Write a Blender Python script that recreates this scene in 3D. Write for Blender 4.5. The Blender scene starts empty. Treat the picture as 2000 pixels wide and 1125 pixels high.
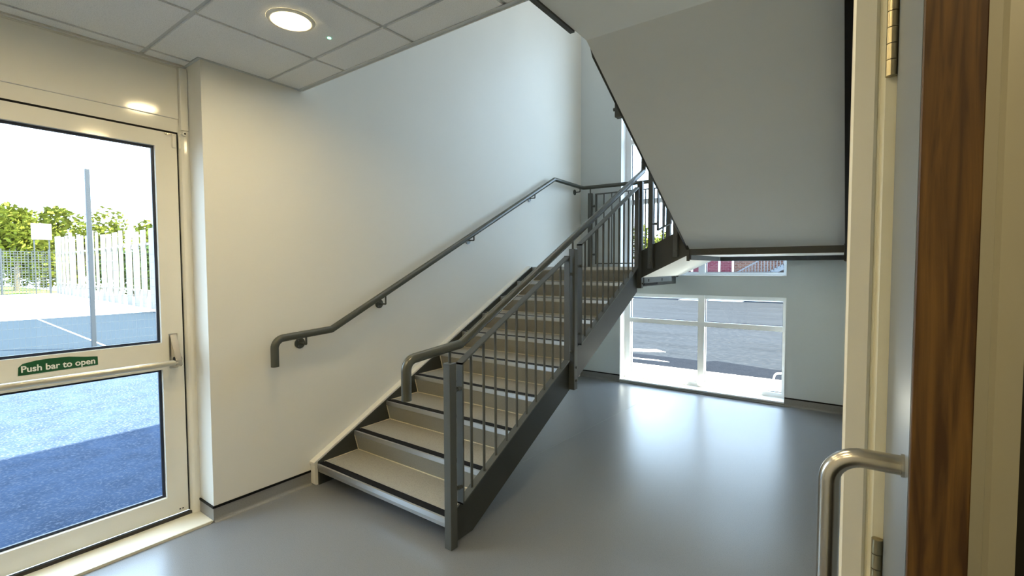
import bpy, math, random
from mathutils import Vector, Matrix

SC = bpy.context.scene
COL = SC.collection
random.seed(7)

# ------------------------------------------------------------------ camera
CX, CY, CZ = 3.0107, -1.7197, 1.488
YAW, PITCH, ROLL = math.radians(35.9646), math.radians(2.4464), math.radians(-0.193)
cam_d = bpy.data.cameras.new('camera')
cam = bpy.data.objects.new('camera', cam_d)
COL.objects.link(cam)
fw = Vector((-math.sin(YAW) * math.cos(PITCH), math.cos(YAW) * math.cos(PITCH), -math.sin(PITCH)))
rt = Vector((math.cos(YAW), math.sin(YAW), 0))
up = rt.cross(fw)
r2 = rt * math.cos(ROLL) + up * math.sin(ROLL)
u2 = -rt * math.sin(ROLL) + up * math.cos(ROLL)
M = Matrix((r2, u2, -fw)).transposed().to_4x4()
M.translation = (CX, CY, CZ)
cam.matrix_world = M
cam_d.sensor_width = 36
cam_d.lens = 36 * 920.13 / 2000
cam_d.clip_start = 0.02
cam_d.clip_end = 300
SC.camera = cam

# ------------------------------------------------------------------ world, sun, exposure
world = bpy.data.worlds.new('world')
SC.world = world
world.use_nodes = True
bg = world.node_tree.nodes['Background']
bg.inputs['Color'].default_value = (0.62, 0.82, 1.06, 1)
bg.inputs['Strength'].default_value = 6.0

sun_d = bpy.data.lights.new('sun', 'SUN')
sun_d.energy = 35.0
sun_d.angle = math.radians(0.6)
sun_d.color = (1.0, 0.91, 0.72)
sun = bpy.data.objects.new('sun', sun_d)
COL.objects.link(sun)
sdir = Vector((1 / math.tan(math.radians(71)), 1 / math.tan(math.radians(72.5)), 1.0)).normalized()
sun.rotation_euler = sdir.to_track_quat('Z', 'Y').to_euler()

SC.view_settings.view_transform = 'Standard'
SC.view_settings.look = 'None'
SC.view_settings.exposure = 0.75
SC.view_settings.gamma = 1.0
SC.view_settings.use_curve_mapping = False
try:
    SC.cycles.max_bounces = 10
    SC.cycles.diffuse_bounces = 6
    SC.cycles.transparent_max_bounces = 16
    SC.cycles.sample_clamp_indirect = 6.0
except Exception:
    pass


# ------------------------------------------------------------------ materials
def mat(name, base, rough=0.5, metal=0.0, var=0.0, scale=40.0, bump=0.0, bscale=None, stretch=None,
        spec=None, speckle=None, spscale=300.0, emit=None, coat=0.0):
    m = bpy.data.materials.new(name)
    m.use_nodes = True
    nt = m.node_tree
    n, l = nt.nodes, nt.links
    b = n['Principled BSDF']
    b.inputs['Base Color'].default_value = (*base, 1)
    b.inputs['Roughness'].default_value = rough
    b.inputs['Metallic'].default_value = metal
    if spec is not None:
        b.inputs['Specular IOR Level'].default_value = spec
    if coat:
        b.inputs['Coat Weight'].default_value = coat
        b.inputs['Coat Roughness'].default_value = 0.15
    tc = n.new('ShaderNodeTexCoord')
    mp = n.new('ShaderNodeMapping')
    l.new(tc.outputs['Object'], mp.inputs['Vector'])
    if stretch:
        mp.inputs['Scale'].default_value = stretch
    cur = None
    if var:
        t = n.new('ShaderNodeTexNoise')
        t.inputs['Scale'].default_value = scale
        t.inputs['Detail'].default_value = 6
        l.new(mp.outputs['Vector'], t.inputs['Vector'])
        mx = n.new('ShaderNodeMix')
        mx.data_type = 'RGBA'
        mx.inputs['A'].default_value = (*[c * (1 - var) for c in base], 1)
        mx.inputs['B'].default_value = (*[min(1, c * (1 + var)) for c in base], 1)
        l.new(t.outputs['Fac'], mx.inputs['Factor'])
        cur = mx.outputs['Result']
    if speckle:
        t = n.new('ShaderNodeTexNoise')
        t.inputs['Scale'].default_value = spscale
        t.inputs['Detail'].default_value = 2
        l.new(mp.outputs['Vector'], t.inputs['Vector'])
        rp = n.new('ShaderNodeValToRGB')
        rp.color_ramp.elements[0].position = 0.52
        rp.color_ramp.elements[0].color = (0, 0, 0, 1)
        rp.color_ramp.elements[1].position = 0.66
        rp.color_ramp.elements[1].color = (1, 1, 1, 1)
        l.new(t.outputs['Fac'], rp.inputs['Fac'])
        mx = n.new('ShaderNodeMix')
        mx.data_type = 'RGBA'
        if cur:
            l.new(cur, mx.inputs['A'])
        else:
            mx.inputs['A'].default_value = (*base, 1)
        mx.inputs['B'].default_value = (*speckle, 1)
        l.new(rp.outputs['Color'], mx.inputs['Factor'])
        cur = mx.outputs['Result']
    if cur:
        l.new(cur, b.inputs['Base Color'])
    if bump:
        t = n.new('ShaderNodeTexNoise')
        t.inputs['Scale'].default_value = bscale or scale
        t.inputs['Detail'].default_value = 4
        l.new(mp.outputs['Vector'], t.inputs['Vector'])
        bp = n.new('ShaderNodeBump')
        bp.inputs['Strength'].default_value = bump
        bp.inputs['Distance'].default_value = 0.01
        l.new(t.outputs['Fac'], bp.inputs['Height'])
        l.new(bp.outputs['Normal'], b.inputs['Normal'])
    if emit:
        b.inputs['Emission Color'].default_value = (*emit[0], 1)
        b.inputs['Emission Strength'].default_value = emit[1]
    return m


def glass_mat(name, tint=(0.97, 0.99, 0.98), refl=0.06):
    m = bpy.data.materials.new(name)
    m.use_nodes = True
    nt = m.node_tree
    nt.nodes.clear()
    n, l = nt.nodes, nt.links
    o = n.new('ShaderNodeOutputMaterial')
    tr = n.new('ShaderNodeBsdfTransparent')
    tr.inputs['Color'].default_value = (*tint, 1)
    gl = n.new('ShaderNodeBsdfGlossy')
    gl.inputs['Roughness'].default_value = 0.02
    # Schlick reflectance, the same on both faces of the thin pane
    lw = n.new('ShaderNodeLayerWeight')
    lw.inputs['Blend'].default_value = 0.5
    pw = n.new('ShaderNodeMath')
    pw.operation = 'POWER'
    pw.inputs[1].default_value = 5.0
    l.new(lw.outputs['Facing'], pw.inputs[0])
    ma = n.new('ShaderNodeMath')
    ma.operation = 'MULTIPLY_ADD'
    ma.inputs[1].default_value = 0.96
    ma.inputs[2].default_value = 0.03
    l.new(pw.outputs['Value'], ma.inputs[0])
    mx = n.new('ShaderNodeMixShader')
    l.new(ma.outputs['Value'], mx.inputs['Fac'])
    l.new(tr.outputs['BSDF'], mx.inputs[1])
    l.new(gl.outputs['BSDF'], mx.inputs[2])
    l.new(mx.outputs['Shader'], o.inputs['Surface'])
    return m


def wood_mat(name, dark, light):
    m = bpy.data.materials.new(name)
    m.use_nodes = True
    nt = m.node_tree
    n, l = nt.nodes, nt.links
    b = n['Principled BSDF']
    tc = n.new('ShaderNodeTexCoord')
    mp = n.new('ShaderNodeMapping')
    mp.inputs['Scale'].default_value = (60, 60, 3.2)
    l.new(tc.outputs['Object'], mp.inputs['Vector'])
    t = n.new('ShaderNodeTexNoise')
    t.inputs['Scale'].default_value = 1.6
    t.inputs['Detail'].default_value = 8
    t.inputs['Distortion'].default_value = 0.8
    l.new(mp.outputs['Vector'], t.inputs['Vector'])
    rp = n.new('ShaderNodeValToRGB')
    rp.color_ramp.elements[0].position = 0.36
    rp.color_ramp.elements[0].color = (*dark, 1)
    rp.color_ramp.elements[1].position = 0.66
    rp.color_ramp.elements[1].color = (*light, 1)
    l.new(t.outputs['Fac'], rp.inputs['Fac'])
    l.new(rp.outputs['Color'], b.inputs['Base Color'])
    b.inputs['Roughness'].default_value = 0.45
    return m


def brick_mat(name, c1, c2, mortar):
    m = bpy.data.materials.new(name)
    m.use_nodes = True
    nt = m.node_tree
    n, l = nt.nodes, nt.links
    b = n['Principled BSDF']
    tc = n.new('ShaderNodeTexCoord')
    sep = n.new('ShaderNodeSeparateXYZ')
    cmb = n.new('ShaderNodeCombineXYZ')
    l.new(tc.outputs['Object'], sep.inputs['Vector'])
    l.new(sep.outputs['X'], cmb.inputs['X'])
    l.new(sep.outputs['Z'], cmb.inputs['Y'])
    br = n.new('ShaderNodeTexBrick')
    br.inputs['Scale'].default_value = 1.0
    br.inputs['Brick Width'].default_value = 0.225
    br.inputs['Row Height'].default_value = 0.085
    br.inputs['Mortar Size'].default_value = 0.012
    br.inputs['Color1'].default_value = (*c1, 1)
    br.inputs['Color2'].default_value = (*c2, 1)
    br.inputs['Mortar'].default_value = (*mortar, 1)
    l.new(cmb.outputs['Vector'], br.inputs['Vector'])
    l.new(br.outputs['Color'], b.inputs['Base Color'])
    b.inputs['Roughness'].default_value = 0.9
    b.inputs['Specular IOR Level'].default_value = 0.1
    return m


MW = mat('wall_paint', (0.71, 0.70, 0.645), 0.55, var=0.02, scale=3, bump=0.05, bscale=220)
MWB = mat('wall_paint_shaded', (0.58, 0.635, 0.655), 0.6, var=0.02, scale=3, bump=0.05, bscale=220)  # same white paint as the other walls, dim bluish light put into its colour
MSOF = mat('soffit_paint', (0.60, 0.62, 0.61), 0.7, var=0.02, scale=4, bump=0.04, bscale=200)
MTILE = mat('mineral_tile', (0.78, 0.80, 0.81), 0.9, speckle=(0.64, 0.66, 0.67), spscale=260, bump=0.25, bscale=300)
MGRID = mat('grid_bar_paint', (0.50, 0.53, 0.54), 0.45)  # tone darkened to include the shade of the recessed joints
MFLOOR = mat('floor_vinyl', (0.192, 0.202, 0.218), 0.30, spec=0.75, var=0.05, scale=2.2, speckle=(0.145, 0.153, 0.166), spscale=260, bump=0.02, bscale=350)
MCOVE = mat('cove_vinyl', (0.225, 0.225, 0.22), 0.4, speckle=(0.18, 0.18, 0.18), spscale=240)
MBLK = mat('black_trim', (0.006, 0.006, 0.007), 0.6, spec=0.15)
MSTEEL = mat('grey_paint_steel', (0.072, 0.078, 0.072), 0.36, var=0.05, scale=8)
MRAIL = mat('handrail_coat', (0.062, 0.067, 0.055), 0.26, var=0.04, scale=6)
MSTR = mat('stringer_paint', (0.036, 0.039, 0.034), 0.42, var=0.06, scale=6)
MTREAD = mat('tread_vinyl', (0.33, 0.318, 0.275), 0.5, speckle=(0.22, 0.215, 0.19), spscale=280)
MRISER = mat('riser_vinyl', (0.25, 0.244, 0.215), 0.5, speckle=(0.20, 0.195, 0.175), spscale=280)
MALU = mat('nosing_aluminium', (0.48, 0.49, 0.49), 0.32, metal=0.85, var=0.1, scale=30, stretch=(1, 20, 20))
MBEAD = mat('sealant_bead', (0.62, 0.58, 0.45), 0.6)
MCAP = mat('cream_gloss_paint', (0.78, 0.76, 0.66), 0.35, var=0.02, scale=4)
MDOOR = mat('white_coated_aluminium', (0.76, 0.75, 0.69), 0.10, var=0.01, scale=4)
MWIN = mat('white_window_frame', (0.82, 0.84, 0.85), 0.3)
MGASK = mat('dark_gasket', (0.008, 0.014, 0.035), 0.4)
MGLASS = glass_mat('clear_glass')
MSTAIN = mat('brushed_stainless', (0.55, 0.52, 0.46), 0.24, metal=1.0, var=0.08, scale=30, stretch=(1, 1, 0.1))
MSATIN = mat('satin_brass_steel', (0.42, 0.37, 0.24), 0.28, metal=1.0)
MOAK = wood_mat('oak_lipping', (0.05, 0.021, 0.004), (0.15, 0.075, 0.016))
MLAM = mat('blue_grey_laminate', (0.15, 0.172, 0.19), 0.35)
MFRAME = mat('cream_frame_paint', (0.72, 0.69, 0.53), 0.38, var=0.02, scale=5)
MGREEN = mat('sign_green', (0.006, 0.085, 0.03), 0.4)
MWHITE = mat('white_print', (0.85, 0.87, 0.85), 0.5)
MLED = mat('lamp_diffuser', (1, 0.95, 0.85), 0.5, emit=((1.0, 0.79, 0.44), 88.0))
MPANEL = mat('fill_panel_diffuser', (1, 1, 1), 0.5, emit=((1.0, 0.97, 0.90), 6.0))
MLEDG = mat('green_indicator', (0.1, 0.8, 0.4), 0.4, emit=((0.25, 1.0, 0.55), 2.5))
MASPH = mat('skylight_tinted_asphalt', (0.020, 0.033, 0.062), 0.9, spec=0.04, var=0.5, scale=5, speckle=(0.048, 0.060, 0.088), spscale=55, bump=0.5, bscale=60)  # asphalt with the blue of skylit shade put into its colour
MROAD = mat('road_asphalt', (0.0125, 0.0155, 0.021), 0.9, spec=0.04, var=0.5, scale=1.3, speckle=(0.025, 0.028, 0.034), spscale=28, stretch=(0.35, 1.6, 1))
MDARKR = mat('dark_strip_asphalt', (0.0045, 0.0062, 0.0105), 0.9, spec=0.04, var=0.3, scale=6, speckle=(0.011, 0.013, 0.019), spscale=40)
MPAVE = mat('pale_concrete', (0.45, 0.44, 0.42), 0.9, spec=0.04, var=0.1, scale=3)
MCOURT = mat('blue_sports_court', (0.0125, 0.020, 0.030), 0.8, spec=0.04, var=0.1, scale=2)
MLINE = mat('white_line_paint', (0.6, 0.6, 0.58), 0.8, spec=0.04)
MGRASS = mat('grass', (0.10, 0.16, 0.03), 0.9, spec=0.04, var=0.4, scale=4)
MLEAF = mat('tree_leaves', (0.11, 0.125, 0.018), 0.7, spec=0.04, var=0.7, scale=1.3)
MLEAFD = mat('dark_leaves', (0.03, 0.05, 0.014), 0.7, spec=0.04, var=0.6, scale=2)
MBARK = mat('bark', (0.10, 0.075, 0.05), 0.9, var=0.3, scale=10)
MFENW = mat('pale_timber_board', (0.16, 0.155, 0.145), 0.8, spec=0.04, var=0.25, scale=3)
MFENM = mat('green_grey_wire', (0.045, 0.055, 0.06), 0.6)
MGALV = mat('galvanised_post', (0.017, 0.024, 0.032), 0.6)
MBRICK = brick_mat('red_brick', (0.075, 0.028, 0.02), (0.11, 0.05, 0.035), (0.12, 0.105, 0.095))
MBRICKR = brick_mat('crimson_brick', (0.075, 0.010, 0.020), (0.10, 0.018, 0.03), (0.11, 0.06, 0.065))
MEXT = mat('building_render', (0.5, 0.5, 0.48), 0.9, spec=0.04)
MDARK = mat('corridor_unlit_tone', (0.08, 0.075, 0.06), 0.8)  # dark tone carries the gloom of the corridor
MDARKF = mat('corridor_floor_unlit_tone', (0.03, 0.035, 0.04), 0.7)  # corridor floor, darkened in colour to look unlit


# ------------------------------------------------------------------ builders
class MB:
    def __init__(self):
        self.v, self.f, self.s = [], [], []

    def add(self, vs, fs, smooth=False):
        o = len(self.v)
        self.v += [tuple(p) for p in vs]
        for f in fs:
            self.f.append(tuple(i + o for i in f))
            self.s.append(smooth)
        return self

    def box(self, x0, x1, y0, y1, z0, z1, c=0.0):
        if c:  # chamfered box: cut the twelve edges
            vs = []
            for sx in (0, 1):
                for sy in (0, 1):
                    for sz in (0, 1):
                        X = (x0, x1)[sx]; Y = (y0, y1)[sy]; Z = (z0, z1)[sz]
                        dx, dy, dz = (c, -c)[sx], (c, -c)[sy], (c, -c)[sz]
                        vs += [(X, Y + dy, Z + dz), (X + dx, Y, Z + dz), (X + dx, Y + dy, Z)]
            import bmesh
            bm = bmesh.new()
            for p in vs:
                bm.verts.new(p)
            bmesh.ops.convex_hull(bm, input=bm.verts)
            bm.verts.index_update()
            vv = [tuple(q.co) for q in bm.verts]
            ff = [[q.index for q in f.verts] for f in bm.faces]
            bm.free()
            return self.add(vv, ff)
        vs = [(x0, y0, z0), (x1, y0, z0), (x1, y1, z0), (x0, y1, z0), (x0, y0, z1), (x1, y0, z1), (x1, y1, z1), (x0, y1, z1)]
        return self.add(vs, [(3, 2, 1, 0), (4, 5, 6, 7), (0, 1, 5, 4), (1, 2, 6, 5), (2, 3, 7, 6), (3, 0, 4, 7)])

    def prism(self, poly, ax, a0, a1):
        def P(p, a):
            if ax == 'x':
                return (a, p[0], p[1])
            if ax == 'y':
                return (p[0], a, p[1])
            return (p[0], p[1], a)
        n = len(poly)
        vs = [P(p, a0) for p in poly] + [P(p, a1) for p in poly]
        fs = [tuple(reversed(range(n))), tuple(range(n, 2 * n))]
        fs += [(i, (i + 1) % n, n + (i + 1) % n, n + i) for i in range(n)]
        return self.add(vs, fs)

    def tube(self, pts, r, n=16, caps=True):
        pts = [Vector(p) for p in pts]
        T = []
        for i in range(len(pts)):
            a = pts[max(i - 1, 0)]
            b = pts[min(i + 1, len(pts) - 1)]
            T.append((b - a).normalized())
        u = T[0].orthogonal().normalized()
        rings = []
        for i, p in enumerate(pts):
            u = (u - T[i] * u.dot(T[i])).normalized()
            w = T[i].cross(u)
            k = 1.0
            if 0 < i < len(pts) - 1:
                h = (pts[i] - pts[i - 1]).normalized().dot(T[i])
                k = 1.0 / max(0.5, h) if False else 1.0
            rings.append([p + (u * math.cos(2 * math.pi * j / n) + w * math.sin(2 * math.pi * j / n)) * r * k for j in range(n)])
        vs = [q for rr in rings for q in rr]
        fs = []
        for i in range(len(pts) - 1):
            for j in range(n):
                a, b = i * n + j, i * n + (j + 1) % n
                fs.append((a, b, b + n, a + n))
        self.add(vs, fs, True)
        if caps:
            self.add(rings[0], [tuple(reversed(range(n)))])
            self.add(rings[-1], [tuple(range(n))])
        return self

    def cyl(self, p0, p1, r, n=16):
        return self.tube([p0, p1], r, n)

    def mesh(self, name):
        me = bpy.data.meshes.new(name)
        me.from_pydata(self.v, [], self.f)
        for i, p in enumerate(me.polygons):
            p.use_smooth = self.s[i]
        import bmesh
        bm = bmesh.new()
        bm.from_mesh(me)
        bmesh.ops.recalc_face_normals(bm, faces=bm.faces)
        bm.to_mesh(me)
        bm.free()
        return me

    def build(self, name, m, parent=None, label=None):
        return link(name, self.mesh(name), m, parent, label)


def wloc(o):
    v = Vector((0, 0, 0))
    while o:
        v = v + o.location
        o = o.parent
    return v


def link(name, me, m, parent=None, label=None, loc=None):
    """loc is in world space; without it the mesh is already in world space."""
    o = bpy.data.objects.new(name, me)
    if m is not None and not me.materials:
        me.materials.append(m)
    COL.objects.link(o)
    L = Vector(loc) if loc is not None else Vector((0, 0, 0))
    if parent is not None:
        o.parent = parent
        L = L - wloc(parent)
    o.location = L
    if label:
        o['label'] = label
    return o


def thing(name, label, cat, loc=(0, 0, 0), group=None):
    o = bpy.data.objects.new(name, None)
    o.empty_display_size = 0.1
    COL.objects.link(o)
    o.location = loc
    o['label'] = label
    o['category'] = cat
    if group:
        o['group'] = group
    return o


def tag(o, label, cat, group=None):
    o['label'] = label
    o['category'] = cat
    if group:
        o['group'] = group
    return o


def struct(o, label=None):
    o['kind'] = 'structure'
    if label:
        o['label'] = label
    return o


def sempty(name, label, loc=(0, 0, 0)):
    o = bpy.data.objects.new(name, None)
    o.empty_display_size = 0.1
    COL.objects.link(o)
    o.location = loc
    return struct(o, label)


def fillet(pts, rads, seg=8):
    pts = [Vector(p) for p in pts]
    out = [pts[0]]
    for i in range(1, len(pts) - 1):
        p = pts[i]
        a = (pts[i - 1] - p)
        b = (pts[i + 1] - p)
        la, lb = a.length, b.length
        a.normalize(); b.normalize()
        ang = a.angle(b)
        r = rads[i - 1]
        if r <= 0 or abs(ang - math.pi) < 1e-3:
            out.append(p)
            continue
        d = min(r / math.tan(ang / 2), la * 0.49, lb * 0.49)
        s, e = p + a * d, p + b * d
        rr = d * math.tan(ang / 2)
        c = p + (a + b).normalized() * (rr / math.sin(ang / 2))
        va, vb = s - c, e - c
        tot = va.angle(vb)
        ax = va.cross(vb).normalized()
        for k in range(seg + 1):
            out.append(c + Matrix.Rotation(tot * k / seg, 3, ax) @ va)
    out.append(pts[-1])
    return out


# ------------------------------------------------------------------ stair numbers
RISE, GOING, Y1, XS = 0.1495, 0.2969, 0.0654, 0.0506
XO = 1.29
SL = RISE / GOING


def nos(y):
    return RISE + (y - Y1) * SL


YL = Y1 + 9 * GOING            # landing front edge
ZL = 10 * RISE                 # landing level
L = 4.022                      # back wall plane
HC = 2.67                      # ceiling grid level
W = 3.0                        # right wall plane
YF = -3.5
ZR = 5.7                       # upper ceiling

# ------------------------------------------------------------------ setting: floor and walls
fl = MB().box(-0.03, W, YF, L, -0.12, 0)
fl.box(W, 3.2, -2.6, -0.72, -0.12, 0)
floor = struct(fl.build('floor', MFLOOR), 'blue-grey speckled vinyl floor running under the stair to the low window')
MB().prism([(0.983, 1.2), (0.987, 1.2), (1.127, 3.2), (1.123, 3.2)], 'z', 0.0, 0.0006).build('weld_seam', mat('weld_seam', (0.32, 0.325, 0.33), 0.4), floor)

wl = MB()
wl.box(-0.35, 0, -0.558, L + 0.35, -0.1, ZR + 0.6)
wl.box(-0.35, 0, YF - 0.2, -1.69, -0.1, ZR + 0.6)
wl.box(-0.35, 0, -1.69, -0.558, 2.72, ZR + 0.6)
wl.box(-0.35, -0.188, -1.69, -0.558, 2.664, 2.72)
wall_left = struct(wl.build('wall_left', MW), 'tall cream-white wall carrying the handrail beside the stair')

wb = MB()
x0, x1 = 0.572, 2.438
wb.box(0, x0, L, L + 0.35, -0.1, ZR + 0.6)
wb.box(x1, 8.0, L, L + 0.35, -0.1, ZR + 0.6)
wb.box(x0, x1, L, L + 0.35, 1.161, 1.392)
wb.box(x0, x1, L, L + 0.35, 4.75, ZR + 0.6)
wb.box(x0, x1, L, L + 0.35, -0.1, 0.012)
wall_back = struct(wb.build('wall_back', MWB), 'white end wall, tinted grey-blue for shade, with stacked windows behind the stair')

wr = MB()
wr.box(W, 3.2, -0.70, L, -0.1, ZR)
wr.box(W, 3.2, -2.6, -0.70, 2.14, ZR)
wr.box(W, 3.2, YF, -2.6, -0.1, ZR)
wall_right = struct(wr.build('wall_right', MW), 'white side wall at the right ending at the door frame')
wf = MB().box(-0.35, 5.2, YF - 0.2, YF, -0.1, ZR + 0.6)
wall_front = struct(wf.build('wall_front', MW), 'white wall of the entrance lobby facing the stair')

# corridor beyond the side door, its unlit gloom put into dark colours
cb = MB()
cb.box(3.2, 5.2, YF, 0.4, -0.12, -0.001)
corr_f = struct(cb.build('floor', MDARKF), 'corridor floor coloured dark as if unlit beyond the oak-edged door')
cb = MB()
cb.box(5.0, 5.2, YF, 0.6, -0.1, 2.7)
cb.box(3.2, 5.2, 0.4, 0.6, -0.1, 2.7)
struct(cb.build('wall_corridor', MDARK), 'corridor wall coloured dark as if unlit beyond the oak-edged door')
struct(MB().box(3.2, 5.2, YF, 0.6, 2.5, 2.7).build('ceiling', MDARK), 'corridor ceiling coloured dark as if unlit beyond the oak-edged door')

# upper floor slab, stairwell ceiling and roof
us = MB()
us.box(0.0, W, YF, 0.05, 2.76, 2.99)
us.box(1.80, W, 0.05, 0.70, 2.765, 2.99)
struct(us.build('upper_floor', MSOF), 'upper floor slab over the lobby')
struct(MB().box(0, W, YF, L, ZR, ZR + 0.1).build('ceiling', MSOF), 'white ceiling high above the stairwell')
struct(MB().box(-0.35, 8.0, YF - 0.2, L + 1.80, ZR + 0.1, ZR + 0.4).build('roof', MEXT), 'flat roof of the school block with an added overhang blocking sun')  # overhang past the end wall is added to keep sun patches out

# ------------------------------------------------------------------ suspended ceiling
GX, GY = 0.516, -0.178
ceil = sempty('ceiling', 'suspended ceiling of square grey mineral tiles over the lobby', (0, 0, HC))
xs_ = [0.0, GX, GX + 0.6, GX + 1.2, GX + 1.8, GX + 2.4, W]
ys_ = [0.038, GY] + [GY - 0.6 * k for k in range(1, 6)] + [YF]
LAMPS = [(0.816, -0.478), (0.816, -1.678), (0.816, -2.878), (2.016, -0.478), (2.016, -1.678), (2.016, -2.878)]  # one lamp is in view; most others are unseen, added for fill light
_tm = {}


def tile_mesh(w, d):
    k = (round(w, 3), round(d, 3))
    if k not in _tm:
        _tm[k] = MB().box(-w / 2, w / 2, -d / 2, d / 2, 0, 0.012).mesh('ceiling_tile')
    return _tm[k]


for i in range(len(xs_) - 1):
    for j in range(len(ys_) - 1):
        a, b = xs_[i], xs_[i + 1]
        d, c = ys_[j], ys_[j + 1]
        g = 0.0
        w_, d_ = b - a - 0.022, d - c - 0.022
        if w_ < 0.05 or d_ < 0.05:
            continue
        if i == 0 and d > -1.69 and c < -0.562:
            # tile reaching into the door recess, notched round the wall corner
            hi, lo = min(d - 0.011, -0.580), max(c + 0.011, -1.68)
            p = [(b - 0.011, c + 0.011), (b - 0.011, d - 0.011)]
            if hi < d - 0.01:
                p += [(0.024, d - 0.011), (0.024, hi)]
            p += [(-0.073, hi), (-0.073, lo)]
            if lo > c + 0.01:
                p += [(0.024, lo), (0.024, c + 0.011)]
            MB().prism(p, 'z', HC, HC + 0.012).build('ceiling_tile', MTILE, ceil)
            continue
        link('ceiling_tile', tile_mesh(w_, d_), MTILE, ceil, None, ((a + b) / 2, (c + d) / 2, HC))
# row over the door recess
for j in range(1, len(ys_) - 1):
    d, c = ys_[j], ys_[j + 1]
    d = min(d, -0.562)
    c = max(c, -1.69)
    if d - c < 0.05:
        continue
    link('ceiling_tile', tile_mesh(0.080, d - c - 0.022), MTILE, ceil, None, (-0.136, (c + d) / 2, HC))
# T-bars standing 7 mm below the tiles
for x in xs_[1:-1]:
    MB().box(x - 0.016, x + 0.016, YF, 0.036, HC + 0.0085, HC + 0.014).build('grid_bar', MGRID, ceil)
for y in ys_[1:-1]:
    xa = -0.182 if -1.69 < y < -0.56 else 0.0
    MB().box(xa, W, y - 0.016, y + 0.016, HC + 0.009, HC + 0.0145).build('grid_bar', MGRID, ceil)
MB().box(-0.100, -0.068, -1.69, -0.56, HC + 0.0085, HC + 0.014).build('grid_bar', MGRID, ceil)
# edge angles
MB().box(0, 1.80, 0.014, 0.040, HC - 0.004, HC + 0.0).box(0, 1.80, 0.036, 0.0405, HC - 0.004, HC + 0.10).build('edge_trim', MGRID, ceil)
MB().box(0, 0.022, -0.558, 0.04, HC - 0.002, HC + 0.003).build('edge_trim', MGRID, ceil)
MB().box(-0.19, 0.022, -0.575, -0.553, HC - 0.002, HC + 0.003).build('edge_trim', MGRID, ceil)
MB().box(1.80, W, 0.014, 0.05, HC - 0.004, 2.765).build('edge_trim', MGRID, ceil)
MB().box(0, 1.80, 0.0405, 0.055, HC, 2.99).build('bulkhead', MW, ceil)
MB().box(-0.20, 0.03, -1.69, -0.558, HC + 0.02, HC + 0.05).build('closing_panel', MTILE, ceil)


def downlight(x, y, label, HC=HC):
    t = thing('ceiling_downlight', label, 'ceiling light', (x, y, HC), 'round downlights in the lobby ceiling')
    n = 40
    ro, ri = 0.108, 0.083
    m = MB()
    vs, fs = [], []
    for k in range(n):
        a = 2 * math.pi * k / n
        c, s = math.cos(a), math.sin(a)
        vs += [(x + ro * c, y + ro * s, HC + 0.006), (x + (ro - 0.006) * c, y + (ro - 0.006) * s, HC - 0.001),
               (x + (ri + 0.004) * c, y + (ri + 0.004) * s, HC - 0.002), (x + ri * c, y + ri * s, HC + 0.005)]
    for k in range(n):
        o, q = 4 * k, 4 * ((k + 1) % n)
        for e in range(3):
            fs.append((o + e, q + e, q + e + 1, o + e + 1))
    m.add(vs, fs, True)
    m.build('trim_ring', MCAP, t)
    MB().add([(x + ri * math.cos(2 * math.pi * k / n), y + ri * math.sin(2 * math.pi * k / n), HC + 0.0035) for k in range(n)],
             [tuple(reversed(range(n)))]).build('diffuser', MLED, t)
    return t


for k, (x, y) in enumerate(LAMPS):
    downlight(x, y, HC=HC - 0.007, label=['lit round downlight in the ceiling tile nearest the stair',
                     'added unseen round downlight in the ceiling beside the glazed door',
                     'added unseen round downlight at the far end of the door side',
                     'added unseen round downlight in front of the upper flight soffit',
                     'lit round downlight nearest the oak-edged doorway',
                     'added unseen round downlight in the lobby corner tile'][k])
downlight(3.6, -1.75, 'added unseen round downlight in the corridor beyond the oak-edged door', 2.49)  # unseen lamp added to brighten the frame behind the oak edge


def fill_panel(x, y, label):  # unseen panels added to brighten the upper stairwell walls
    t = thing('fill_panel_light', label, 'ceiling light', (x, y, ZR), 'added unseen fill panels over the stairwell')
    f = MB().box(x - .3, x + .3, y - .3, y - .28, ZR - .02, ZR).box(x - .3, x + .3, y + .28, y + .3, ZR - .02, ZR)
    f.box(x - .3, x - .28, y - .28, y + .28, ZR - .02, ZR).box(x + .28, x + .3, y - .28, y + .28, ZR - .02, ZR)
    f.build('panel_frame', MWIN, t)
    MB().box(x - .28, x + .28, y - .28, y + .28, ZR - .014, ZR - .008).build('diffuser', MPANEL, t)


fill_panel(0.8, 1.2, 'added unseen fill panel above the foot of the stair')
fill_panel(0.8, 2.9, 'added unseen fill panel above the corner landing')
fill_panel(2.3, 2.2, 'added unseen fill panel above the upper flight')
tag(MB().cyl((0.805, -0.269, HC + 0.004), (0.805, -0.269, HC - 0.003), 0.009, 14).build('indicator_light', MLEDG),
    'tiny green indicator dot in the ceiling tile beside the downlight', 'indicator')

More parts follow.
